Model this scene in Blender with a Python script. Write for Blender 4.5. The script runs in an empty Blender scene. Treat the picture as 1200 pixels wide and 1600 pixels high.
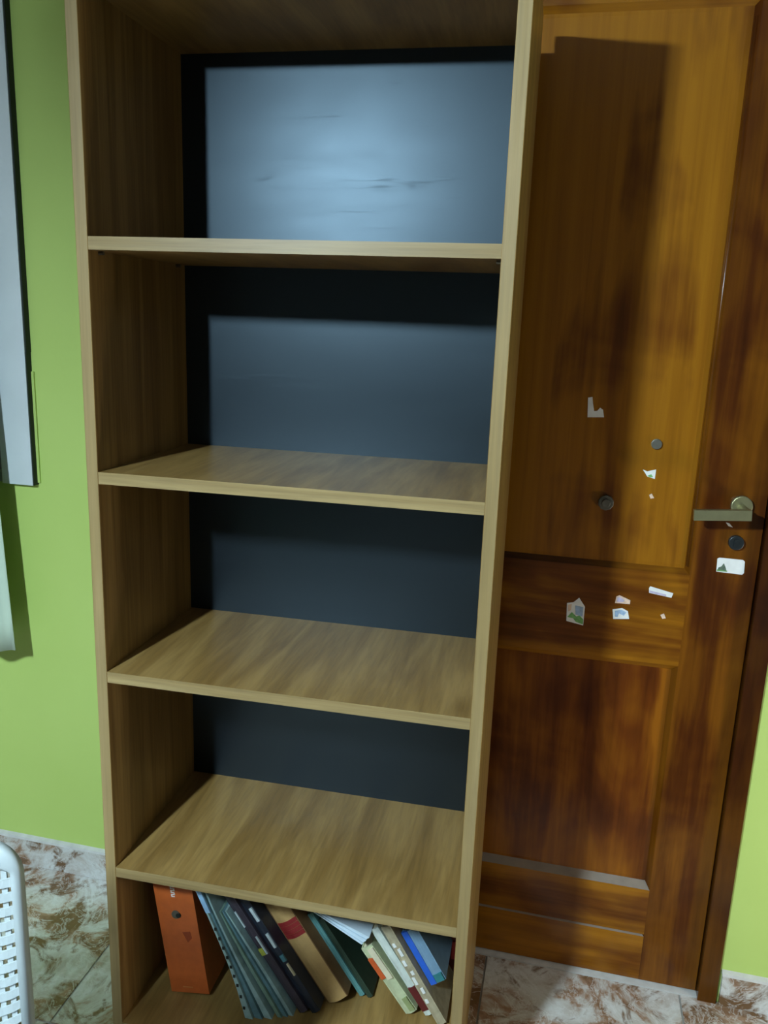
import bpy, bmesh, math, random
from mathutils import Vector, Matrix
random.seed(7)
S = bpy.context.scene
COL = S.collection

# ------------------------------------------------------------------ camera
cam_d = bpy.data.cameras.new('camera')
cam_d.sensor_fit = 'VERTICAL'; cam_d.sensor_height = 36.0
cam_d.lens = 1273.06 / 1600 * 36.0
cam_d.clip_start = 0.02
cam = bpy.data.objects.new('camera', cam_d); COL.objects.link(cam)
R_ = Vector((0.97319614, 0.22708078, 0.03638111)); U_ = Vector((-0.08653593, 0.21501608, 0.97276905))
F_ = Vector((-0.21307463, 0.94984336, -0.22890346))
cam.matrix_world = Matrix(((R_.x, U_.x, -F_.x, 0.7374), (R_.y, U_.y, -F_.y, -1.5348),
                           (R_.z, U_.z, -F_.z, 1.3315), (0, 0, 0, 1)))
S.camera = cam
# ------------------------------------------------------------------ world, exposure
wd = bpy.data.worlds.new('night'); S.world = wd; wd.use_nodes = True
wd.node_tree.nodes['Background'].inputs[0].default_value = (0.02, 0.03, 0.05, 1)
wd.node_tree.nodes['Background'].inputs[1].default_value = 0.15
vs = S.view_settings
vs.view_transform = 'Standard'; vs.look = 'None'; vs.gamma = 1; vs.use_curve_mapping = False
vs.exposure = 0.0
LAMP_POS = Vector((-0.176, -2.047, 1.90))
LAMP_STRENGTH = 2700.0
FILL_STRENGTH = 72.0
LAMP_COLOR = (0.68, 0.89, 1.0)

# ------------------------------------------------------------------ material helpers
def srgb(r, g, b):
    f = lambda c: (c/255/12.92) if c/255 <= .04045 else ((c/255+.055)/1.055)**2.4
    return (f(r), f(g), f(b), 1)

class NT:
    def __init__(s, name):
        s.m = bpy.data.materials.new(name); s.m.use_nodes = True
        s.t = s.m.node_tree; s.b = s.t.nodes['Principled BSDF']
    def n(s, typ, **kw):
        o = s.t.nodes.new(typ)
        for k, v in kw.items():
            if k.startswith('i_'):
                key = k[2:]
                key = int(key) if key.isdigit() else key.replace('_', ' ')
                o.inputs[key].default_value = v
            else: setattr(o, k, v)
        return o
    def l(s, a, b): s.t.links.new(a, b)
    def ramp(s, fac, stops):
        r = s.n('ShaderNodeValToRGB'); e = r.color_ramp.elements
        while len(e) < len(stops): e.new(.5)
        for x, (p, c) in zip(e, stops): x.position = p; x.color = c if len(c) == 4 else (*c, 1)
        s.l(fac, r.inputs[0]); return r.outputs[0]
    def coord(s, scale, kind='Object', rnd=False):
        tc = s.n('ShaderNodeTexCoord'); mp = s.n('ShaderNodeMapping'); mp.inputs['Scale'].default_value = scale
        out = tc.outputs[kind]
        if rnd:
            oi = s.n('ShaderNodeObjectInfo'); vm = s.n('ShaderNodeVectorMath', operation='MULTIPLY_ADD')
            cx = s.n('ShaderNodeCombineXYZ')
            for k in range(3):
                mt = s.n('ShaderNodeMath', operation='MULTIPLY'); mt.inputs[1].default_value = (37.1, 91.7, 53.3)[k]
                s.l(oi.outputs['Random'], mt.inputs[0]); s.l(mt.outputs[0], cx.inputs[k])
            vm2 = s.n('ShaderNodeVectorMath', operation='ADD'); s.l(out, vm2.inputs[0]); s.l(cx.outputs[0], vm2.inputs[1])
            s.t.nodes.remove(vm); out = vm2.outputs[0]
        s.l(out, mp.inputs[0]); return mp.outputs[0]
    def noise(s, vec, scale, detail=3, rough=.5, dist=0):
        x = s.n('ShaderNodeTexNoise'); x.inputs['Scale'].default_value = scale
        x.inputs['Detail'].default_value = detail; x.inputs['Roughness'].default_value = rough
        x.inputs['Distortion'].default_value = dist
        s.l(vec, x.inputs['Vector']); return x.outputs['Fac']
    def mix(s, fac, a, b, blend='MIX'):
        x = s.n('ShaderNodeMix', data_type='RGBA', blend_type=blend)
        for sock, v in ((x.inputs[0], fac), (x.inputs[6], a), (x.inputs[7], b)):
            if hasattr(v, 'is_output'): s.l(v, sock)
            else: sock.default_value = v
        return x.outputs[2]
    def bump(s, h, strength=.2, dist=.002):
        b = s.n('ShaderNodeBump'); b.inputs['Strength'].default_value = strength; b.inputs['Distance'].default_value = dist
        s.l(h, b.inputs['Height']); s.l(b.outputs[0], s.b.inputs['Normal'])

def plain(name, col, rough=.5, metal=0, var=.12, scale=40, spec=.5):
    k = NT(name); v = k.coord((1, 1, 1)); nz = k.noise(v, scale, 4)
    c2 = tuple(x*(1-var) for x in col[:3]) + (1,); c3 = tuple(min(1, x*(1+var)) for x in col[:3]) + (1,)
    k.l(k.ramp(nz, [(.3, c2), (.7, c3)]), k.b.inputs['Base Color'])
    k.b.inputs['Roughness'].default_value = rough; k.b.inputs['Metallic'].default_value = metal
    k.b.inputs['Specular IOR Level'].default_value = spec
    return k.m

def mat_green():
    k = NT('green_wall_paint'); v = k.coord((1, 1, 1))
    a = k.noise(v, 3, 4); b = k.noise(v, 150, 2)
    k.l(k.ramp(a, [(.3, (.43, .565, .145)), (.7, (.46, .595, .165))]), k.b.inputs['Base Color'])
    k.b.inputs['Roughness'].default_value = .55; k.b.inputs['Specular IOR Level'].default_value = .3
    k.bump(b, .12, .0008); return k.m

def mat_laminate(name, axis, dark, light, contrast=1.0, rough=.38):
    k = NT(name)
    sc = {'y': (24, 3.0, 24), 'x': (2.2, 60, 60), 'z': (40, 40, 1.6)}[axis]
    v = k.coord(sc); a = k.noise(v, 1.0, 5, .55, .6)
    sc2 = {'y': (160, 12, 160), 'x': (10, 260, 260), 'z': (200, 200, 6)}[axis]
    v2 = k.coord(sc2); b = k.noise(v2, 1.0, 3, .6)
    mid = tuple((p+q)/2 for p, q in zip(dark, light))
    c = k.ramp(a, [(.36, dark), (.5, mid), (.62, light)])
    c2 = k.mix(.16, c, k.ramp(b, [(.35, (.12, .07, .03)), (.6, (.9, .7, .45))]), 'SOFT_LIGHT')
    k.l(c2, k.b.inputs['Base Color']); k.b.inputs['Roughness'].default_value = rough
    k.b.inputs['Specular IOR Level'].default_value = .4
    k.bump(b, .06, .0005); return k.m

def mat_door(name, axis, tint=1.0, amber=.5, gr=1.0):
    k = NT(name)
    st = (lambda hi, lo: (hi, hi, lo) if axis == 'z' else (lo, hi, hi))
    v = k.coord(st(7, .9)); big = k.noise(v, 1.0, 4, .55, 1.2)
    v2 = k.coord(st(60, 1.6)); fine = k.noise(v2, 1.0, 4, .6, .3)
    v3 = k.coord(st(14, 1.4)); mid = k.noise(v3, 1.0, 3, .5, 2.0)
    v4 = k.coord((5, 5, 5)); blot = k.noise(v4, 1.0, 3, .5, .8)
    m1 = k.n('ShaderNodeMath', operation='MULTIPLY_ADD'); k.l(mid, m1.inputs[0]); m1.inputs[1].default_value = .28; k.l(big, m1.inputs[2])
    m2 = k.n('ShaderNodeMath', operation='MULTIPLY_ADD'); k.l(blot, m2.inputs[0]); m2.inputs[1].default_value = .5; k.l(m1.outputs[0], m2.inputs[2])
    t = tint; a = .62 + (.5-amber)*.3
    c = k.ramp(m2.outputs[0], [(a, (.050*t, .0125*t*gr, .0022*t)), (a+.18, (.125*t, .037*t*gr, .0036*t)), (a+.36, (.27*t, .105*t*gr, .006*t))])
    c2 = k.mix(.35, c, k.ramp(fine, [(.3, (.16, .12, .1)), (.65, (.75, .72, .7))]), 'SOFT_LIGHT')
    k.l(c2, k.b.inputs['Base Color'])
    k.b.inputs['Roughness'].default_value = .24; k.b.inputs['Specular IOR Level'].default_value = .32
    k.bump(fine, .05, .0005); return k.m

def mat_marble(name):
    k = NT(name); v = k.coord((1, 1, 1), rnd=True)
    a = k.noise(v, 6.5, 6, .62, 1.4); b = k.noise(v, 8, 5, .6, 1.8); c = k.noise(v, 22, 5, .65, 1.0)
    base = k.ramp(a, [(.36, (.16, .085, .045)), (.44, (.30, .185, .12)), (.50, (.46, .42, .38)), (.60, (.58, .585, .57)), (.69, (.33, .27, .21))])
    blot = k.ramp(b, [(.39, (1, 1, 1)), (.49, (0, 0, 0))])
    col = k.mix(blot, base, (.15, .082, .038, 1))
    veins = k.ramp(c, [(.47, (0, 0, 0)), (.5, (.5, .5, .5)), (.53, (0, 0, 0))])
    col = k.mix(veins, col, (.66, .66, .65, 1))
    k.l(col, k.b.inputs['Base Color']); k.b.inputs['Roughness'].default_value = .22
    k.bump(c, .03, .0005); return k.m

def mat_black_back():
    k = NT('black_gloss_back'); v = k.coord((3, 1, 9)); a = k.noise(v, 1.4, 4, .6, .4)
    v2 = k.coord((6, 1, 90)); b = k.noise(v2, 1.0, 3, .6, 1.5)
    r = k.ramp(a, [(.3, (.36, .36, .36)), (.7, (.405, .405, .405))])
    sm = k.ramp(b, [(.29, (.84, .84, .84)), (.38, (1, 1, 1))])
    rr = k.mix(1.0, r, sm, 'DIVIDE')
    k.l(rr, k.b.inputs['Roughness'])
    k.b.inputs['Base Color'].default_value = (.0015, .002, .003, 1)
    k.b.inputs['Specular IOR Level'].default_value = .88
    k.b.inputs['Specular Tint'].default_value = (.62, .83, 1, 1)
    return k.m

def emit(name, col, strength):
    k = NT(name); k.b.inputs['Base Color'].default_value = (1, 1, 1, 1)
    k.b.inputs['Emission Color'].default_value = (*col, 1); k.b.inputs['Emission Strength'].default_value = strength
    return k.m

M = {}
M['green'] = mat_green()
OD, OL = (.215, .127, .038), (.335, .215, .075)
M['lam_z'] = mat_laminate('oak_laminate_upright', 'z', OD, OL)
M['lam_y'] = mat_laminate('oak_laminate_shelf', 'y', OD, OL)
M['lam_x'] = mat_laminate('oak_laminate_edge', 'x', (.265, .185, .080), (.36, .265, .125))
M['lam_edge_z'] = mat_laminate('oak_laminate_upright_edge', 'z', (.285, .202, .088), (.345, .25, .12))
M['door_v'] = mat_door('varnished_wood_upright', 'z', .58, .50, .86)
M['door_panel_up'] = mat_door('varnished_wood_panel_amber', 'z', 1.05, .95)
M['door_panel_low'] = mat_door('varnished_wood_panel_brown', 'z', .86, .42, .84)
M['door_h'] = mat_door('varnished_wood_rail', 'x', 1.0, .62)
M['door_dark'] = mat_door('varnished_wood_frame', 'z', .30, .40, .85)
M['dust_highlight'] = plain('dust_highlight_ledge', (.20, .15, .11, 1), .5, 0, .15, 30)  # paler ledge faces: dust plus the highlight on them put into the colour
M['marble'] = mat_marble('marbled_ceramic')
M['grout'] = plain('grout', (.30, .29, .27, 1), .8)
M['fillet'] = plain('white_fillet', (.52, .51, .49, 1), .6)
M['black'] = mat_black_back()
M['alu'] = plain('anodised_aluminium', (.66, .71, .74, 1), .35, .2, .04, 8)
M['alu_dark'] = plain('grey_aluminium_sash', (.30, .32, .33, 1), .4, .6, .05, 8)
M['rubber_and_shade'] = plain('black_gasket_and_shade', (.006, .012, .008, 1), .7)
M['white_plastic'] = plain('white_plastic', (.76, .78, .78, 1), .35, 0, .04, 20)
M['chair_plastic'] = plain('white_chair_plastic', (.40, .44, .45, 1), .4, 0, .04, 20)
M['light_absorber'] = plain('dark_absorber', (.045, .03, .025, 1), .9, 0, .3, 60)
M['ceiling'] = plain('ceiling_paint', (.20, .185, .165, 1), .8, 0, .03, 6)
M['taupe'] = plain('taupe_wall_paint', (.085, .075, .065, 1), .7, 0, .04, 5)
M['brass'] = plain('satin_brass', (.33, .31, .17, 1), .40, .8, .08, 60)
M['steel'] = plain('dull_steel', (.17, .16, .13, 1), .45, .7, .1, 60)
M['dark_metal'] = plain('dark_lock_metal', (.028, .035, .038, 1), .35, .5, .1, 60)
M['paper'] = plain('white_sticker_paper', (.80, .80, .78, 1), .5, 0, .06, 60)
M['print_green'] = plain('green_print', (.16, .38, .12, 1), .5, 0, .35, 130)
M['print_blue'] = plain('blue_print', (.34, .47, .66, 1), .5, 0, .2, 130)
M['print_lilac'] = plain('lilac_print', (.52, .46, .62, 1), .5, 0, .2, 130)
M['print_peach'] = plain('peach_print', (.75, .55, .42, 1), .5, 0, .15, 130)
M['print_dark'] = plain('dark_print', (.10, .14, .10, 1), .5, 0, .5, 160)
M['glass'] = NT('window_glass').m
g = M['glass'].node_tree.nodes['Principled BSDF']
g.inputs['Base Color'].default_value = (.9, .95, .95, 1); g.inputs['Transmission Weight'].default_value = 1; g.inputs['Roughness'].default_value = .02
M['night'] = plain('dark_backing', (.05, .055, .06, 1), .8)
def cloth(name, col):
    k = NT(name); v = k.coord((1, 1, 1)); b = k.noise(v, 500, 2)
    k.b.inputs['Base Color'].default_value = col; k.b.inputs['Roughness'].default_value = .85
    k.b.inputs['Subsurface Weight'].default_value = 0; k.bump(b, .15, .0005); return k.m
M['curtain'] = cloth('pale_curtain_cloth', (.50, .60, .48, 1))

# ------------------------------------------------------------------ geometry helpers
def obj(name, bm, mat, parent=None, smooth=False, bevel=0, seg=2):
    if bevel: bmesh.ops.bevel(bm, geom=[e for e in bm.edges if e.is_manifold and e.calc_face_angle(0) > .5], offset=bevel, segments=seg, affect='EDGES', profile=.5)
    bmesh.ops.recalc_face_normals(bm, faces=bm.faces)
    me = bpy.data.meshes.new(name); bm.to_mesh(me); bm.free()
    for m in (mat if isinstance(mat, (list, tuple)) else [mat]): me.materials.append(m)
    if smooth: me.shade_smooth()
    o = bpy.data.objects.new(name, me); COL.objects.link(o)
    if parent: o.parent = parent
    return o

def box(bm, x0, x1, y0, y1, z0, z1, mi=0):
    vs_ = [bm.verts.new((x, y, z)) for x in (x0, x1) for y in (y0, y1) for z in (z0, z1)]
    for q in ((0, 1, 3, 2), (4, 6, 7, 5), (0, 4, 5, 1), (2, 3, 7, 6), (0, 2, 6, 4), (1, 5, 7, 3)):
        f = bm.faces.new([vs_[i] for i in q]); f.material_index = mi
    return vs_

def bx(name, dims, mat, parent=None, bevel=0):
    bm = bmesh.new(); box(bm, *dims); return obj(name, bm, mat, parent, bevel=bevel)

def prism_xz(bm, pts, y0, y1, mi=0):
    a = [bm.verts.new((x, y0, z)) for x, z in pts]; b = [bm.verts.new((x, y1, z)) for x, z in pts]
    n = len(pts)
    fs = [bm.faces.new(a), bm.faces.new(b[::-1])] + [bm.faces.new((a[i], b[i], b[(i+1) % n], a[(i+1) % n])) for i in range(n)]
    for f in fs: f.material_index = mi

def prism_yz(bm, pts, x0, x1):
    a = [bm.verts.new((x0, y, z)) for y, z in pts]; b = [bm.verts.new((x1, y, z)) for y, z in pts]; n = len(pts)
    bm.faces.new(a); bm.faces.new(b[::-1])
    for i in range(n): bm.faces.new((a[i], b[i], b[(i+1) % n], a[(i+1) % n]))

def prism_xy(bm, pts, z0, z1):
    a = [bm.verts.new((x, y, z0)) for x, y in pts]; b = [bm.verts.new((x, y, z1)) for x, y in pts]; n = len(pts)
    bm.faces.new(a); bm.faces.new(b[::-1])
    for i in range(n): bm.faces.new((a[i], b[i], b[(i+1) % n], a[(i+1) % n]))

def cyl(bm, c, r, h, axis='y', n=24, r2=None):
    r2 = r if r2 is None else r2
    mats = {'z': Matrix(), 'y': Matrix.Rotation(-math.pi/2, 4, 'X'), 'x': Matrix.Rotation(math.pi/2, 4, 'Y')}
    bmesh.ops.create_cone(bm, cap_ends=True, segments=n, radius1=r, radius2=r2, depth=h, matrix=Matrix.Translation(c) @ mats[axis])

def tube(bm, path, r, n=8):
    rings = []
    for i, p in enumerate(path):
        t = (path[min(i+1, len(path)-1)] - path[max(i-1, 0)]).normalized()
        a = t.cross(Vector((0, 0, 1)));  a = a.normalized() if a.length > 1e-4 else Vector((1, 0, 0))
        b = a.cross(t)
        rings.append([bm.verts.new(p + (a*math.cos(k*2*math.pi/n) + b*math.sin(k*2*math.pi/n))*r) for k in range(n)])
    for A, B in zip(rings, rings[1:]):
        for k in range(n): bm.faces.new((A[k], A[(k+1) % n], B[(k+1) % n], B[k]))
    bm.faces.new(rings[0]); bm.faces.new(rings[-1][::-1])

def thing(name, label, cat, loc=(0, 0, 0), rot=(0, 0, 0), group=None):
    o = bpy.data.objects.new(name, None); COL.objects.link(o)
    o.empty_display_size = .05
    o.location = loc; o.rotation_euler = rot; o['label'] = label; o['category'] = cat
    if group: o['group'] = group
    return o
def struct(o, label, cat):
    o['kind'] = 'structure'; o['label'] = label; o['category'] = cat; return o
def copy_part(o, parent, loc):
    c = o.copy(); COL.objects.link(c); c.parent = parent; c.location = loc; return c

# ------------------------------------------------------------------ the room
XL, XR, YF, H = -2.2, 2.3, -4.2, 2.7
WF = -0.012          # face of the green wall; the door leaf face is y = 0
WX0, WX1, WZ0, WZ1 = -1.55, -0.385, 0.965, 2.08     # window opening
DX0, DX1, DZ = 0.218, 1.128, 2.10                   # door opening
bm = bmesh.new()
for d in ((XL, WX0, 0, H), (WX0, WX1, 0, WZ0), (WX0, WX1, WZ1, H), (WX1, DX0, 0, H), (DX0, DX1, DZ, H), (DX1, XR, 0, H)):
    box(bm, d[0], d[1], WF, .14, d[2], d[3])
# slightly proud strip of plaster beside the lower window frame
box(bm, -.3733, -.3675, WF-.004, WF, .962, 1.20)
wall_back = struct(obj('wall_back', bm, M['green']), 'lime green painted wall behind the bookcase and around the door', 'wall')
struct(bx('wall_left', (XL-.12, XL, YF, .14, 0, H), M['taupe']), 'taupe side wall left of the window', 'wall')
struct(bx('wall_right', (XR, XR+.12, YF, .14, 0, H), M['taupe']), 'taupe side wall right of the door', 'wall')
struct(bx('wall_front', (XL-.12, XR+.12, YF-.12, YF, 0, H), M['taupe']), 'taupe wall facing the bookcase', 'wall')
struct(bx('ceiling', (XL-.12, XR+.12, YF-.12, .14, H, H+.1), M['ceiling']), 'plain painted ceiling', 'ceiling')
floor = struct(bx('floor', (XL-.12, XR+.12, YF-.12, .30, -.1, -.002), M['grout']), 'marbled ceramic tile floor with pale grout', 'floor')
# tiles, 0.40 m grid with 4 mm joints
tile_mesh = {}
def tile(x0, x1, y0, y1):
    key = (round(x1-x0, 3), round(y1-y0, 3))
    if key not in tile_mesh:
        b = bmesh.new(); box(b, 0, key[0], 0, key[1], -.006, 0)
        o = obj('tile', b, M['marble'], floor, bevel=.0012, seg=1); tile_mesh[key] = o.data
    else:
        o = bpy.data.objects.new('tile', tile_mesh[key]); COL.objects.link(o); o.parent = floor
    o.location = (x0, y0, 0)
P = .397; j = .002
xs = [.661 + P*k for k in range(-8, 6)]
y = -.012
while y > YF:
    ya = max(y-P, YF)
    for a in xs:
        x0, x1 = max(a, XL)+j, min(a+P, XR)-j
        if x1-x0 > .02 and (y-j)-(ya+j) > .02: tile(x0, x1, ya+j, y-j)
    y -= P
# baseboards of the same marble
def baseboard(name, x0, x1, label):
    root = bpy.data.objects.new(name, None); COL.objects.link(root); struct(root, label, 'baseboard')
    n = max(1, round((x1-x0)/.397)); w = (x1-x0)/n
    for k in range(n):
        b = bmesh.new(); box(b, x0+k*w+.001, x0+(k+1)*w-.001, WF-.010, WF, .001, .070)
        obj('tile', b, M['marble'], root, bevel=.0012, seg=1)
    bm2 = bmesh.new(); prism_yz(bm2, [(WF, .070), (WF-.010, .070), (WF-.0085, .0755), (WF, .079)], x0, x1)
    obj('fillet', bm2, M['fillet'], root)
baseboard('baseboard_left', XL+.002, DX0-.002, 'marbled tile skirting along the green wall left of bookcase')
baseboard('baseboard_right', DX1+.004, XR-.002, 'marbled tile skirting on the wall right of door')

# added unseen dark sheet on the floor, soaks up light bounced into the bookcase
rg = bx('light_absorber', (.40, 1.60, -3.4, -.62, .0005, .010), M['light_absorber'], None, .003)
rg['label'] = 'added dark sheet on the tiles, out of view, to cut bounced light'; rg['category'] = 'light_absorber'
# ------------------------------------------------------------------ window
win = bpy.data.objects.new('window_1', None); COL.objects.link(win)
struct(win, 'grey aluminium sliding window at the left edge', 'window')
FY0, FY1 = WF-.018, .06
bx('frame', (-.450, -.3755, FY0, FY1, .958, 2.09), M['alu'], win, .002)
bx('frame', (WX0-.01, -1.480, FY0, FY1, .958, 2.09), M['alu'], win, .002)
bx('frame', (-1.480, -.450, FY0, FY1, 2.02, 2.09), M['alu'], win, .002)
bx('sill', (-1.480, -.450, WF-.004, FY1, .958, .985), M['alu_dark'], win, .002)
bx('track', (-1.480, -.450, .006, .05, .985, 1.000), M['alu_dark'], win, .001)
for x0, x1, yy in ((-.985, -.452, .012), (-1.478, -.965, .034)):
    b = bmesh.new()
    box(b, x0, x0+.045, yy, yy+.018, 1.003, 2.018); box(b, x1-.045, x1, yy, yy+.018, 1.003, 2.018)
    box(b, x0+.045, x1-.045, yy, yy+.018, 1.003, 1.046); box(b, x0+.045, x1-.045, yy, yy+.018, 1.975, 2.018)
    sash = obj('sash', b, M['alu_dark'], win)
    b = bmesh.new()
    for q in ((x0+.045, x1-.045, 1.046, 1.052), (x0+.045, x1-.045, 1.969, 1.975), (x0+.045, x0+.050, 1.052, 1.969), (x1-.050, x1-.045, 1.052, 1.969)):
        box(b, q[0], q[1], yy+.002, yy+.016, q[2], q[3])
    obj('gasket', b, M['rubber_and_shade'], sash)
    bx('pane', (x0+.050, x1-.050, yy+.006, yy+.011, 1.052, 1.969), M['glass'], sash)
bx('night_backing', (WX0, WX1, .10, .115, WZ0, WZ1), M['night'], win)  # dark sheet added behind the panes, the darkness of night put into colour
bx('edge_shade', (-.3755, -.3725, WF-.016, WF, 1.24, 2.09), M['rubber_and_shade'], win)  # black strips put the shade on the frame's side face into colour
bx('edge_shade', (-.3755, -.3735, WF-.0165, WF, .958, 1.24), M['rubber_and_shade'], win)

# ------------------------------------------------------------------ door
door = bpy.data.objects.new('door_1', None); COL.objects.link(door)
struct(door, 'varnished dark wooden panel door with brass lever behind bookcase', 'door')
LX0, LX1, LZ1 = .256, 1.090, 2.058
SX = .977            # right stile's inner edge
TH = .036
def chamfer_board(name, x0, x1, z0, z1, mat, cl=0, cr=0, cb=0, ct=0, depth=.013, dust_highlight=False):
    """a board whose listed sides slope back to the recessed panel"""
    b = bmesh.new()
    f = [(x0, z0), (x1, z0), (x1, z1), (x0, z1)]
    bk = [(x0-cl, z0-cb), (x1+cr, z0-cb), (x1+cr, z1+ct), (x0-cl, z1+ct)]
    A = [b.verts.new((x, 0, z)) for x, z in f]; B = [b.verts.new((x, depth, z)) for x, z in bk]; Cc = [b.verts.new((x, TH, z)) for x, z in bk]
    b.faces.new(A); b.faces.new(Cc[::-1])
    for P_, Q in ((A, B), (B, Cc)):
        for i in range(4): b.faces.new((P_[i], Q[i], Q[(i+1) % 4], P_[(i+1) % 4]))
    if dust_highlight:
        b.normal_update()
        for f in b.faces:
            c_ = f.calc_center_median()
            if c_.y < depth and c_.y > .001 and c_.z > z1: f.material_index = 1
    return obj(name, b, [mat, M['dust_highlight']], door)
CH = .011
chamfer_board('stile', SX+.0, LX1, .006, LZ1, M['door_v'], cl=CH)
chamfer_board('stile', LX0, .369, .006, LZ1, M['door_v'], cr=CH)
xa, xb = .369, SX
chamfer_board('rail', xa, xb, 1.852, LZ1, M['door_h'], cb=CH)
chamfer_board('rail', xa, xb, .712, .893, M['door_h'], cb=.014, ct=CH)
chamfer_board('rail', xa, xb, .1155, .220, M['door_h'], ct=.016, dust_highlight=True)
chamfer_board('rail', xa, xb, .006, .110, M['door_h'], ct=.0045, depth=.006, dust_highlight=True)
# narrow step moulding round each panel, and the panels
def panel(z0, z1, mat):
    b = bmesh.new()
    x0, x1 = xa+CH*.2, xb-CH*.2
    e = .016
    A = [b.verts.new(q) for q in ((x0, .0125, z0), (x1, .0125, z0), (x1, .0125, z1), (x0, .0125, z1))]
    B = [b.verts.new(q) for q in ((x0+e, .0105, z0+e), (x1-e, .0105, z0+e), (x1-e, .0105, z1-e), (x0+e, .0105, z1-e))]
    Cc = [b.verts.new((v.co.x, .03, v.co.z)) for v in A]
    b.faces.new(B); b.faces.new(Cc[::-1])
    for P_, Q in ((A, B), (Cc, A)):
        for i in range(4): b.faces.new((P_[i], P_[(i+1) % 4], Q[(i+1) % 4], Q[i]))
    obj('panel', b, mat, door)
panel(.893, 1.852, M['door_panel_up']); panel(.224, .712, M['door_panel_low'])
def bead(path, r=.0042):
    b = bmesh.new(); tube(b, [Vector(q) for q in path], r, 8); obj('bead', b, M['door_v'], door, smooth=True)
bead([(SX-.004, .0075, .908), (SX-.004, .0075, 1.826)])
# brass lever
lv = bpy.data.objects.new('handle', None); COL.objects.link(lv); lv.parent = door; lv['label'] = 'satin brass lever handle on round rose'
b = bmesh.new(); cyl(b, (1.048, -.005, 1.032), .0185, .010); obj('rose', b, M['brass'], lv, bevel=.0015)
b = bmesh.new(); cyl(b, (1.048, -.028, 1.028), .008, .040); obj('spindle', b, M['brass'], lv, smooth=False)
b = bmesh.new(); box(b, -.094, .0, -.006, .006, -.0092, .0092)
o = obj('lever', b, M['brass'], lv, bevel=.0012); o.location = (1.0555, -.055, 1.0270); o.rotation_euler = (0, -math.radians(4.6), 0)
b = bmesh.new(); cyl(b, (1.0475, -.003, .964), .0132, .012); box(b, 1.0435, 1.0515, -.0105, -.008, .957, .971)
obj('lock_cylinder', b, M['dark_metal'], door, bevel=.001)['label'] = 'dark round lock cylinder'
b = bmesh.new(); cyl(b, (.893, .009, 1.131), .0095, .008); obj('peephole', b, M['steel'], door, bevel=.001)['label'] = 'grey metal peephole'
b = bmesh.new(); cyl(b, (.815, .008, 1.0155), .0145, .008, n=10); cyl(b, (.815, .003, 1.0155), .008, .008, n=16)
obj('bolt_rose', b, M['steel'], door, bevel=.0012)['label'] = 'small worn round brass fitting on the upper panel'
# stickers: flat paper scraps with their print as separate faces
def sticker(label, pts, y, base, patches=()):
    b = bmesh.new(); prism_xz(b, pts, y-.0006, y-.00002)
    mats = [M[base]]
    for mname, pp in patches:
        if M[mname] not in mats: mats.append(M[mname])
        prism_xz(b, pp, y-.0009, y-.0006, mats.index(M[mname]))
    o = obj('sticker', b, mats, door); o['label'] = label
PU = .0105
sticker('L-shaped torn white sticker remnant', [(.7651, 1.2075), (.7728, 1.2091), (.7745, 1.198), (.778, 1.1839), (.7835, 1.1845), (.788, 1.1905), (.7935, 1.187), (.7965, 1.1734), (.7672, 1.1716)], PU, 'paper')
sticker('white and green bow-shaped torn sticker', [(.8743, 1.0824), (.8824, 1.0795), (.8975, 1.0842), (.8972, 1.0664), (.8834, 1.0701)], PU, 'paper', [('print_green', [(.8834, 1.0715), (.890, 1.0748), (.8935, 1.070), (.8885, 1.0690)])])
sticker('tiny pinkish sticker scrap', [(.8904, 1.036), (.8946, 1.0388), (.8999, 1.0308), (.8934, 1.0291)], PU, 'print_peach')
sticker('house-shaped sticker with green trees and blue sky', [(.7613, .8142), (.7731, .8169), (.7831, .8271), (.7953, .8104), (.7952, .7725), (.7632, .7778)], 0, 'paper',
        [('print_blue', [(.777, .8112), (.7925, .8095), (.7925, .790), (.779, .793)]), ('print_green', [(.764, .786), (.772, .797), (.781, .789), (.787, .792), (.7945, .7845), (.7945, .7745), (.781, .778), (.775, .785)]), ('print_peach', [(.7635, .811), (.7705, .8135), (.770, .801), (.7645, .797)])])
sticker('narrow white and lilac sticker strip', [(.9079, .8605), (.9098, .8645), (.952, .8554), (.9496, .8463), (.9089, .8517)], 0, 'paper', [('print_lilac', [(.9095, .8565), (.940, .8515), (.9395, .848), (.9092, .8525)])])
sticker('small torn lilac sticker', [(.8509, .8375), (.8565, .8407), (.8772, .8328), (.8768, .8251), (.8498, .8245)], 0, 'print_peach', [('print_lilac', [(.853, .836), (.858, .8375), (.867, .832), (.864, .8275), (.8525, .8275)])])
sticker('torn white and blue sticker below the lilac one', [(.8464, .8113), (.8636, .8159), (.8747, .8108), (.8786, .7958), (.8495, .7922)], 0, 'paper', [('print_blue', [(.851, .809), (.863, .8125), (.8725, .8085), (.868, .801), (.859, .805), (.857, .797), (.852, .7975)])])
sticker('small pale sticker scrap', [(.9338, .8105), (.9398, .814), (.9442, .8051), (.9383, .803)], 0, 'print_peach')
sticker('white flake below the lever', [(1.0263, .9989), (1.0331, .9972), (1.0393, .9906), (1.0315, .9923)], 0, 'paper')
sticker('white rectangular sticker with a small dark tree print', [(1.0205, .930), (1.024, .9322), (1.064, .9318), (1.0676, .929), (1.0689, .9075), (1.066, .9040), (1.0214, .9053)], 0, 'paper',
        [('print_dark', [(1.023, .909), (1.0245, .914), (1.029, .916), (1.0325, .9225), (1.036, .916), (1.0385, .909)]), ('print_green', [(1.022, .9068), (1.022, .9095), (1.040, .9090), (1.040, .9068)])])
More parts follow.
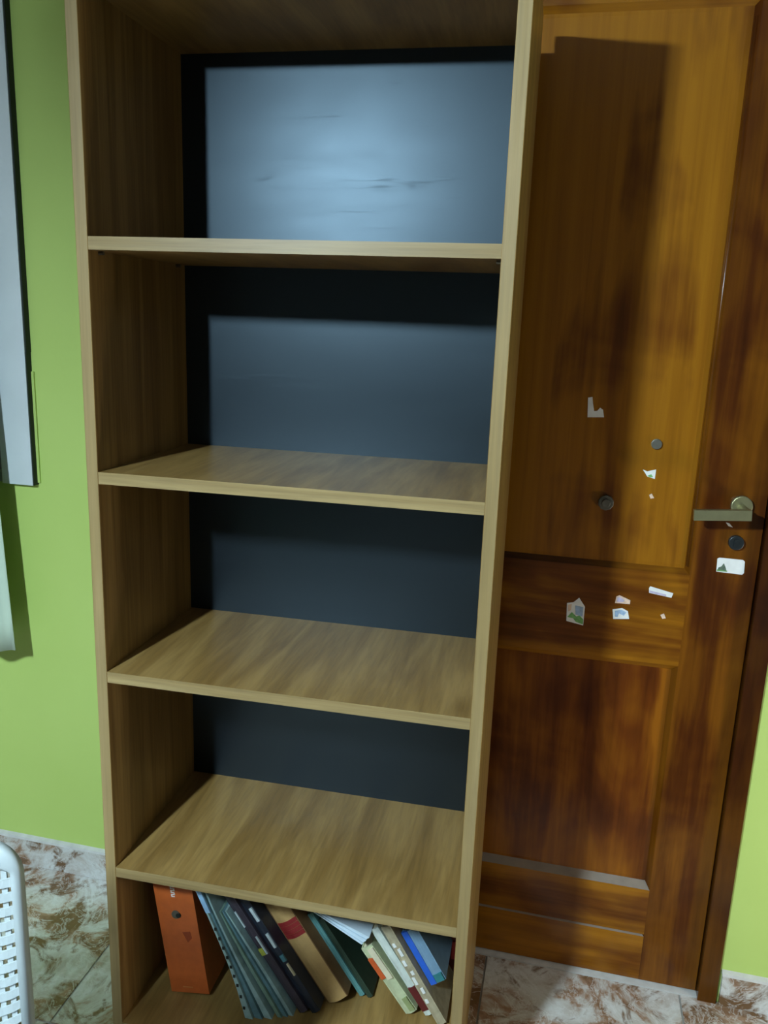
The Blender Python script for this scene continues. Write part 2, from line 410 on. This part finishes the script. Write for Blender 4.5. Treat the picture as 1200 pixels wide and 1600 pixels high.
# frame round the leaf
tr = bpy.data.objects.new('trim_1', None); COL.objects.link(tr); struct(tr, 'dark varnished wooden door frame around the panel door', 'door frame')
def jamb(x0, x1, z0, z1):
    b = bmesh.new(); box(b, x0, x1, -.019, .14, z0, z1); obj('jamb', b, M['door_dark'], tr, bevel=.003)
jamb(1.0925, 1.1275, 0, 2.10); jamb(.2185, .2535, 0, 2.10)
b = bmesh.new(); box(b, .2535, 1.0925, -.019, .14, 2.061, 2.0995); obj('head_jamb', b, M['door_dark'], tr)
struct(bx('trim_2', (.2535, 1.0925, -.012, .13, -.004, .002), M['fillet']), 'pale stone threshold strip under the wooden door', 'threshold')
struct(bx('wall_hallway', (DX0-.1, DX1+.1, .145, .16, 0, 2.3), M['night']), 'dark wall behind the closed door', 'wall')

# ------------------------------------------------------------------ bookcase
BO = Vector((0.0110, -0.4215, 0)); BR = .02663
case = thing('bookcase', 'tall oak laminate bookcase with black back standing before the door', 'bookcase', BO, (0, 0, BR))
W, T, D, TS = .6379, .0192, .3247, .0188
for x in (0, W-T):
    b = bmesh.new(); box(b, x, x+T, 0, D+.004, 0, 1.812); b.normal_update()
    for f in b.faces:
        if f.normal.y < -.9: f.material_index = 1
    obj('side_panel', b, [M['lam_z'], M['lam_edge_z']], case, bevel=.0009)
def board(name, z1, y0=0.0, th=TS):
    b = bmesh.new(); box(b, T, W-T, y0, D, z1-th, z1)
    b.normal_update()
    for f in b.faces:
        if f.normal.y < -.9: f.material_index = 1
    return obj(name, b, [M['lam_y'], M['lam_x']], case)
ZS = (1.4351, 1.0859, .7514, .3825); ZB = .056
for z in ZS: board('shelf', z, .0008)
board('top_panel', 1.788, 0); board('bottom_panel', ZB, 0)
bx('plinth', (T, W-T, .03, .045, 0, ZB-TS), M['lam_x'], case)
bx('back_panel', (T, W-T, D, D+.004, 0, 1.788), M['black'], case)['label'] = 'glossy black back board'
b = bmesh.new(); cyl(b, (0, 0, 0), .0027, .008, 'x', 8); pin = None
for z in ZS:
    for x in (T+.004, W-T-.004):
        for yy in (.03, .29):
            loc = (x, yy, z-TS-.0028)
            if pin is None: pin = obj('shelf_pin', b, M['steel'], case); pin.location = loc
            else: copy_part(pin, case, loc)

# ------------------------------------------------------------------ books on the bottom board
def place(x, y, z=ZB+.0004):
    if z != 0: x, y = x-.004, y+.012
    c, s = math.cos(BR), math.sin(BR)
    return (BO.x + c*x - s*y, BO.y + s*x + c*y, z)
def item(name, label, cat, x, y, lean, group=None, z=ZB+.0004):
    o = thing(name, label, cat, place(x, y, z), group=group)
    o.rotation_euler = (Matrix.Rotation(BR, 3, 'Z') @ Matrix.Rotation(-math.radians(lean), 3, 'Y')).to_euler()
    return o
def bmat(name, r, g_, b_, rough=.5, var=.12): return plain(name, srgb(r, g_, b_), rough, 0, var, 60)
PAGES = bmat('book_pages', 215, 205, 175, .8, .1)
GR = 'books and files on the bottom shelf'
def book(label, x, y, lean, ln, th, dp, cover, spine=None, pages=None, name='book', z=ZB+.0004, marks=()):
    o = item(name, label, 'book', x, y, lean, GR, z)
    c = min(.0022, th*.22)
    b = bmesh.new(); box(b, 0, c, 0, dp, 0, ln); obj('cover', b, cover, o, bevel=.0005, seg=1)
    b = bmesh.new(); box(b, th-c, th, 0, dp, 0, ln); obj('cover', b, cover, o, bevel=.0005, seg=1)
    b = bmesh.new()     # rounded spine at the front
    n = 6; pts = [(c, c)] + [(c+(th-2*c)*k/n, -math.sin(math.pi*k/n)*th*.12) for k in range(n+1)] + [(th-c, c)]
    prism_xy(b, pts, 0, ln); obj('spine', b, spine or cover, o)
    b = bmesh.new(); box(b, c, th-c, c, dp-.003, .003, ln-.003); obj('page_block', b, pages or PAGES, o)
    for nm, m, x0, x1, z0, z1 in marks:
        b = bmesh.new(); box(b, x0, x1, -th*.12-.0012, .0004, z0, z1); obj(nm, b, m, o)
    return o
# orange case
OR = bmat('orange_plastic', 192, 94, 40, .42, .08)
o = item('file_box', 'orange plastic file box with a rivet, leftmost on the bottom shelf', 'file box', .079, .075, 8.0, GR)
b = bmesh.new(); box(b, 0, .078, 0, .215, 0, .268); obj('body', b, OR, o, bevel=.014, seg=4, smooth=False)
b = bmesh.new(); cyl(b, (.037, -.0008, .172), .0085, .003, n=20); obj('rivet', b, M['steel'], o, bevel=.0008)
b = bmesh.new(); cyl(b, (.0425, -.0012, .171), .0048, .0034, n=16); obj('finger_hole', b, M['rubber_and_shade'], o)
b = bmesh.new()
rr = random.Random(3)
for k in range(9):       # blurred vertical lettering
    z = .209 + k*.0042
    box(b, .034, .034+rr.uniform(.006, .010), -.0006, .0004, z, z+.0016)
    box(b, .034+(k % 2)*.006, .0362+(k % 2)*.006, -.0006, .0004, z, z+.0036)
obj('lettering', b, M['paper'], o)
b = bmesh.new(); box(b, .026, .046, -.0006, .0004, .012, .0135); obj('scratch', b, bmat('orange_scratch', 190, 130, 80), o)
b = bmesh.new(); prism_xz(b, [(.044, .134), (.060, .136), (.062, .122), (.052, .112)], -.0005, .0004); obj('worn_mark', b, bmat('orange_worn', 150, 62, 25), o)
# floppy plastic sleeves: a curved strip outline pulled back into the shelf
def sleeve(label, left, right, y0, y1, mats, holes=False, sheets=4):
    o = thing('plastic_sleeve_bundle', label, 'folder', place(left[0][0], y0), (0, 0, BR), GR)
    x0, z0 = left[0][0], ZB+.0004
    n = len(left)
    for s_ in range(sheets):
        f0, f1 = s_/sheets, (s_+.86)/sheets
        L = [(l[0]+(r[0]-l[0])*f0-x0, l[1]+(r[1]-l[1])*f0-z0) for l, r in zip(left, right)]
        Rr = [(l[0]+(r[0]-l[0])*f1-x0, l[1]+(r[1]-l[1])*f1-z0) for l, r in zip(left, right)]
        off = (s_*37 % 5)*.0022
        b = bmesh.new(); prism_xz(b, L + Rr[::-1], off, y1-y0-off*2)
        obj('sleeve', b, mats[s_ % len(mats)], o)
    if holes:
        b = bmesh.new()
        for k in range(9):
            t = .06+k*.075; i = t*(n-1); i0 = int(i); fr = i-i0
            lx = left[i0][0]+(left[i0+1][0]-left[i0][0])*fr - x0; lz = left[i0][1]+(left[i0+1][1]-left[i0][1])*fr - z0
            box(b, lx+.001, lx+.0055, -.0008, .0006, lz, lz+.006)
        obj('punch_hole', b, M['rubber_and_shade'], o)['kind'] = 'stuff'
    return o
SL1 = bmat('clear_sleeve', 150, 178, 178, .3, .18); SL2 = bmat('clear_sleeve_blue', 96, 132, 142, .3, .2); SL3 = bmat('clear_sleeve_green', 118, 146, 132, .3, .2)
SLB = bmat('pale_blue_spine', 150, 190, 225, .3, .1)
zz = ZB+.0004
Lc = [(.238, zz), (.221, .12), (.204, .17), (.184, .22), (.163, .27), (.1385, .325)]
Rc = [(.290, zz), (.250, .125), (.222, .175), (.197, .225), (.174, .275), (.154, .327)]
o = sleeve('bundle of crumpled clear punched sleeves leaning on the orange box', Lc, Rc, .05, .25, [SL1, SL2, SL1], True, 3)
b = bmesh.new(); x0 = Lc[0][0]
prism_xz(b, [(.1635-x0, .27-zz), (.141-x0, .32-zz), (.150-x0, .322-zz), (.1725-x0, .272-zz)], -.0016, .002)
obj('clip', b, SLB, o)['label'] = 'pale blue slide binder clip'
Lc = [(.296, zz), (.258, .12), (.229, .17), (.203, .22), (.182, .262)]
Rc = [(.325, zz), (.286, .12), (.253, .17), (.219, .22), (.193, .258)]
sleeve('bundle of greenish blue sleeves between the clear ones and the dark folder', Lc, Rc, .066, .25, [SL3, SL2, SL1], False, 3)
# dark folders with index tabs
DK = bmat('dark_plum_cover', 62, 55, 66, .45, .2); DK2 = bmat('dark_navy_cover', 34, 42, 56, .45, .2)
TABW = bmat('tab_white', 200, 214, 220); TABY = bmat('tab_yellow', 170, 178, 70); TABT = bmat('tab_teal', 80, 135, 150)
book('plum folder with yellow-green and white tabs leaning beside the green sleeves', .334, .085, 33.8, .27, .017, .19, DK, DK, name='folder',
     marks=(('tab', TABY, .001, .010, .135, .150), ('tab', TABW, .011, .014, .135, .175), ('tab', TABW, .002, .005, .200, .235)))
book('navy folder with white labels next to the kraft brown book', .3565, .09, 33.8, .265, .018, .18, DK2, DK2, name='folder',
     marks=(('label', TABW, .010, .016, .210, .240), ('label', TABW, .010, .0155, .150, .182), ('tab', TABT, .010, .018, .118, .132), ('label', PAGES, .013, .0165, .085, .112)))
# kraft brown book with red band
KR = bmat('kraft_spine', 196, 160, 104, .6, .08); KRD = bmat('kraft_cover', 128, 94, 58, .6, .1); RED = bmat('red_band', 150, 42, 44, .5, .15)
o = book('thick kraft brown book with a red band round its spine', .3790, .12, 33.8, .245, .0455, .17, KRD, KR)
n = 6; th = .0455; c = .0022
for k0, k1 in ((.150, .1585), (.1595, .168), (.169, .1775), (.1785, .187)):
    b = bmesh.new(); pts = [(c+(th-2*c)*k/n, -math.sin(math.pi*k/n)*th*.12-.0009) for k in range(n+1)]
    prism_xy(b, pts + [(th-c, .001), (c, .001)], k0, k1); obj('band', b, RED, o)
book('thin teal booklet right of the kraft brown book', .4345, .15, 33.8, .195, .011, .15, bmat('teal_cover', 96, 150, 150), name='booklet')
book('thin dark green booklet under the white papers', .4505, .15, 33.8, .185, .011, .15, bmat('dark_green_cover', 40, 60, 48), name='booklet')
# sheaf of white paper lying across the book tops
o = thing('paper_sheaf', 'sheaf of white papers lying aslant across the leaning books', 'papers', place(0, 0, 0), (0, 0, BR))
PW = bmat('white_sheet', 205, 222, 235, .7, .03)
nsh = 5
for k in range(nsh):
    f0, f1 = k/nsh, (k+.8)/nsh
    a0, a1 = (.326, .2665), (.334, .2695); b0, b1 = (.4375, .2055), (.4525, .2255)
    lerp = lambda p_, q_, t: (p_[0]+(q_[0]-p_[0])*t, p_[1]+(q_[1]-p_[1])*t)
    b = bmesh.new(); prism_xz(b, [lerp(a0, a1, f0), lerp(b0, b1, f0), lerp(b0, b1, f1), lerp(a0, a1, f1)], .126+(k % 2)*.002, .27)
    obj('sheet', b, PW, o)
CRM = bmat('cream_green_spine', 190, 196, 158, .6, .15)
book('cream green book with an orange label on its spine', .529, .13, 36.0, .155, .0245, .13, CRM, CRM,
     marks=(('label', bmat('orange_label', 205, 90, 40), .001, .011, .085, .132), ('label', bmat('sage_label', 150, 160, 110), .013, .0235, .005, .034), ('strip', PAGES, .012, .0235, .08, .15)))
book('narrow book with white upper and dark red lower spine', .5655, .135, 34.0, .20, .0165, .12, bmat('white_cover', 205, 214, 205), bmat('white_spine', 212, 220, 212),
     marks=(('label', bmat('dark_red_label', 96, 30, 30), .001, .0155, .012, .066),))
BG = bmat('beige_old_cover', 172, 160, 132, .7, .2)
book('worn beige book with whitish marks on its spine near the right panel', .5905, .12, 31.5, .22, .0185, .12, BG, BG,
     marks=tuple(('mark', M['paper'], .004+.004*(k % 2), .010+.004*(k % 2), .05+k*.021, .058+k*.021+.004*(k % 3)) for k in range(7)))
BL = bmat('blue_cover', 45, 100, 205, .4, .08); LB = bmat('light_blue_pages', 120, 152, 178, .5, .08)
book('blue book with pale blue leaves wedged against the right panel', .5735, .14, 31.3, .118, .030, .10, LB, LB, LB, z=.1265,
     marks=(('strip', BL, -.001, .011, .0, .118), ('strip', bmat('teal_strip', 50, 120, 125), .012, .029, .002, .018)))
MR = bmat('maroon_cover', 100, 34, 34, .5, .15)
book('maroon book standing behind the blue one in the right corner', .558, .256, 0.0, .185, .058, .048, MR, MR,
     marks=(('label', bmat('pinkish_red_label', 190, 58, 66), .040, .058, .035, .075),))

# ------------------------------------------------------------------ white woven chair in the left foreground
ch = thing('woven_chair', 'white plastic chair with woven back cut off at the lower left edge', 'chair', (.0, -1.08, 0))
EX, EY, CA = .2105, -.880, math.radians(11)           # far upper end of the back, and the direction the back runs
Uv = Vector((-math.cos(CA), -math.sin(CA), 0)); Nv = Vector((math.sin(CA), -math.cos(CA), 0))   # along the back, towards the sitter
BWID, BTOP, BLOW = .48, .778, .44
def cw(s_, z, n_=0.0):      # point on the back: s_ from its far edge, height z, n_ in front
    bow = -.012*(1-(2*s_/BWID-1)**2)
    p = Vector((EX, EY, z)) + Uv*s_ + Nv*(n_+bow)
    return p - Vector((.0, -1.08, 0))
RC = .034
def outline(inset, zlow):
    pts = [(inset, zlow)]; r = max(.012, RC-inset)
    for k in range(9):
        a = math.pi - (math.pi/2)*k/8; pts.append((inset+r+r*math.cos(a), BTOP-inset-r+r*math.sin(a)))
    for k in range(1, 12): 
        s_ = inset+r+(BWID-2*(inset+r))*k/12; pts.append((s_, BTOP-inset+.022*math.sin(math.pi*k/12)))
    for k in range(9):
        a = math.pi/2 - (math.pi/2)*k/8; pts.append((BWID-inset-r+r*math.cos(a), BTOP-inset-r+r*math.sin(a)))
    pts.append((BWID-inset, zlow)); return pts
bm = bmesh.new(); o1 = outline(0, BLOW-.02); o2 = outline(.0135, BLOW-.02)
o2 = [(a, min(b_, BTOP-.034+.012*math.sin(math.pi*a/BWID)) if 0 < k < len(o2)-1 else b_) for k, (a, b_) in enumerate(o2)]
rings = []
for (a, za), (c, zc) in zip(o1, o2):
    rings.append([bm.verts.new(cw(a, za, -.004)), bm.verts.new(cw(a+(c-a)*.15, za+(zc-za)*.15, .005)), bm.verts.new(cw(a+(c-a)*.8, za+(zc-za)*.8, .006)),
                  bm.verts.new(cw(c, zc, .002)), bm.verts.new(cw(c, zc, -.006))])
for A, B in zip(rings, rings[1:]):
    for k in range(5): bm.faces.new((A[k], A[(k+1) % 5], B[(k+1) % 5], B[k]))
bm.faces.new(rings[0]); bm.faces.new(rings[-1][::-1])
obj('back_frame', bm, M['chair_plastic'], ch, smooth=True)
bm = bmesh.new()
def ribbon(pts, w, t, up):
    rr_ = []
    for k, (s_, z, n_) in enumerate(pts):
        d = (0, w/2) if up else (w/2, 0)
        rr_.append([bm.verts.new(cw(s_+d[0]*q, z+d[1]*q, n_+t*m)) for q, m in ((1, .5), (-1, .5), (-1, -.5), (1, -.5))])
    for A, B in zip(rr_, rr_[1:]):
        for k in range(4): bm.faces.new((A[k], A[(k+1) % 4], B[(k+1) % 4], B[k]))
    bm.faces.new(rr_[0]); bm.faces.new(rr_[-1][::-1])
CS = .0125; ncol = int((BWID-.020)/CS)
for k in range(ncol+1):
    s_ = .010+CS*k; ribbon([(s_, BLOW, -.0022), (s_, (BLOW+BTOP)/2, -.0022), (s_, BTOP-.036, -.0022)], .0068, .0024, False)
zr = BTOP-.046; row = 0
while zr > BLOW-.02:
    tau = math.radians(17+24*min(1, (BTOP-.046-zr)/.22)); pts = []
    for k in range(2*ncol+1):
        s_ = .010+CS*k/2; z = zr-(s_-.010)*math.tan(tau)*math.exp(-s_/.5)
        if z < BLOW: break
        pts.append((s_, z, .0005*(1 if (k//2) % 2 else -1)))
    if len(pts) > 2: ribbon(pts, .0104, .0024, True)
    zr -= .0172; row += 1
obj('back_weave', bm, M['chair_plastic'], ch)['kind'] = 'stuff'
bm = bmesh.new()
pts = [cw(.004, 0), cw(BWID-.004, 0)]; dep = .43
f_ = [pts[0]+Nv*.03, pts[1]+Nv*.03, pts[1]+Nv*dep-Uv*.02, pts[0]+Nv*dep+Uv*.02]
prism_xy(bm, [(p_.x, p_.y) for p_ in f_], .415, .437)
obj('seat', bm, M['chair_plastic'], ch, bevel=.004)
for s_, dn, zt in ((.012, 0, BLOW), (BWID-.012, 0, BLOW), (.035, .40, .414), (BWID-.035, .40, .414)):
    p_ = Vector((EX, EY, 0))+Uv*s_+Nv*dn-Vector((0, -1.08, 0))
    b = bmesh.new(); cyl(b, (p_.x, p_.y, zt/2+.001), .014, zt-.002, 'z', 14, .018); obj('leg', b, M['chair_plastic'], ch, smooth=True)

# ------------------------------------------------------------------ curtain hanging in front of the window
cu = thing('curtain', 'pale curtain whose lower corner shows at the left edge under the window', 'curtain', (-.41, -.115, .53))
b = bmesh.new(); nx, nz = 48, 24
X0, X1 = -.98, -.408
grid = []
for iz in range(nz+1):
    row = []
    v = iz/nz
    for ix in range(nx+1):
        u = ix/nx
        flare = (1-v)**1.6
        x = X0+(X1-X0)*u - (.050*(1-flare))*u
        y_ = -.088 + .022*math.sin(u*40)*(.5+.5*v)
        zb = .560+.035*u*u
        z = zb+(2.16-zb)*v
        row.append(b.verts.new((x+.41, y_+.115, z-.53)))
    grid.append(row)
for iz in range(nz):
    for ix in range(nx): b.faces.new((grid[iz][ix], grid[iz][ix+1], grid[iz+1][ix+1], grid[iz+1][ix]))
o = obj('cloth', b, M['curtain'], cu, smooth=True)
md = o.modifiers.new('thick', 'SOLIDIFY'); md.thickness = .0016
rod = thing('curtain_rod', 'grey metal curtain rod above the window at left', 'curtain rod', (-1.0, -.105, 2.175))
b = bmesh.new(); cyl(b, (.05, 0, 0), .009, 1.36, 'x', 16); obj('pole', b, M['alu'], rod, smooth=True)
for x in (-.55, .60): bx('bracket', (x, x+.014, -.008, .0928, -.016, .016), M['alu'], rod, .001)

# ------------------------------------------------------------------ the lamp that lights the room (hangs behind the photographer)
lp = thing('tube_lamp', 'short white fluorescent tube lamp hanging on two cords behind the camera', 'lamp', LAMP_POS)
b = bmesh.new(); cyl(b, (0, 0, 0), .020, .30, 'y', 20)
obj('tube', b, emit('lit_tube', LAMP_COLOR, LAMP_STRENGTH), lp, smooth=False)
b = bmesh.new(); box(b, -.035, .035, -.18, .18, .030, .060); box(b, -.018, .018, -.18, -.152, -.022, .030); box(b, -.018, .018, .152, .18, -.022, .030)
obj('batten', b, M['white_plastic'], lp)
for yy in (-.12, .12):
    b = bmesh.new(); cyl(b, (0, yy, (.060+.798)/2), .002, .738, 'z', 8); obj('cord', b, M['white_plastic'], lp)

# added fill lamp out of view, lifts the door's shaded part and floor
gl = thing('fill_lamp', 'added globe fill light out of view right of the door', 'lamp', (1.74, -.47, 0))
b = bmesh.new(); cyl(b, (0, 0, .0155), .09, .030, 'z', 28); obj('base', b, M['white_plastic'], gl, bevel=.004)
b = bmesh.new(); cyl(b, (0, 0, .235), .010, .41, 'z', 14); obj('pole', b, M['white_plastic'], gl, smooth=True)
b = bmesh.new(); bmesh.ops.create_uvsphere(b, u_segments=24, v_segments=14, radius=.065, matrix=Matrix.Translation((0, 0, .50)))
obj('globe', b, emit('fill_globe', (1.0, .92, .80), FILL_STRENGTH), gl, smooth=True)
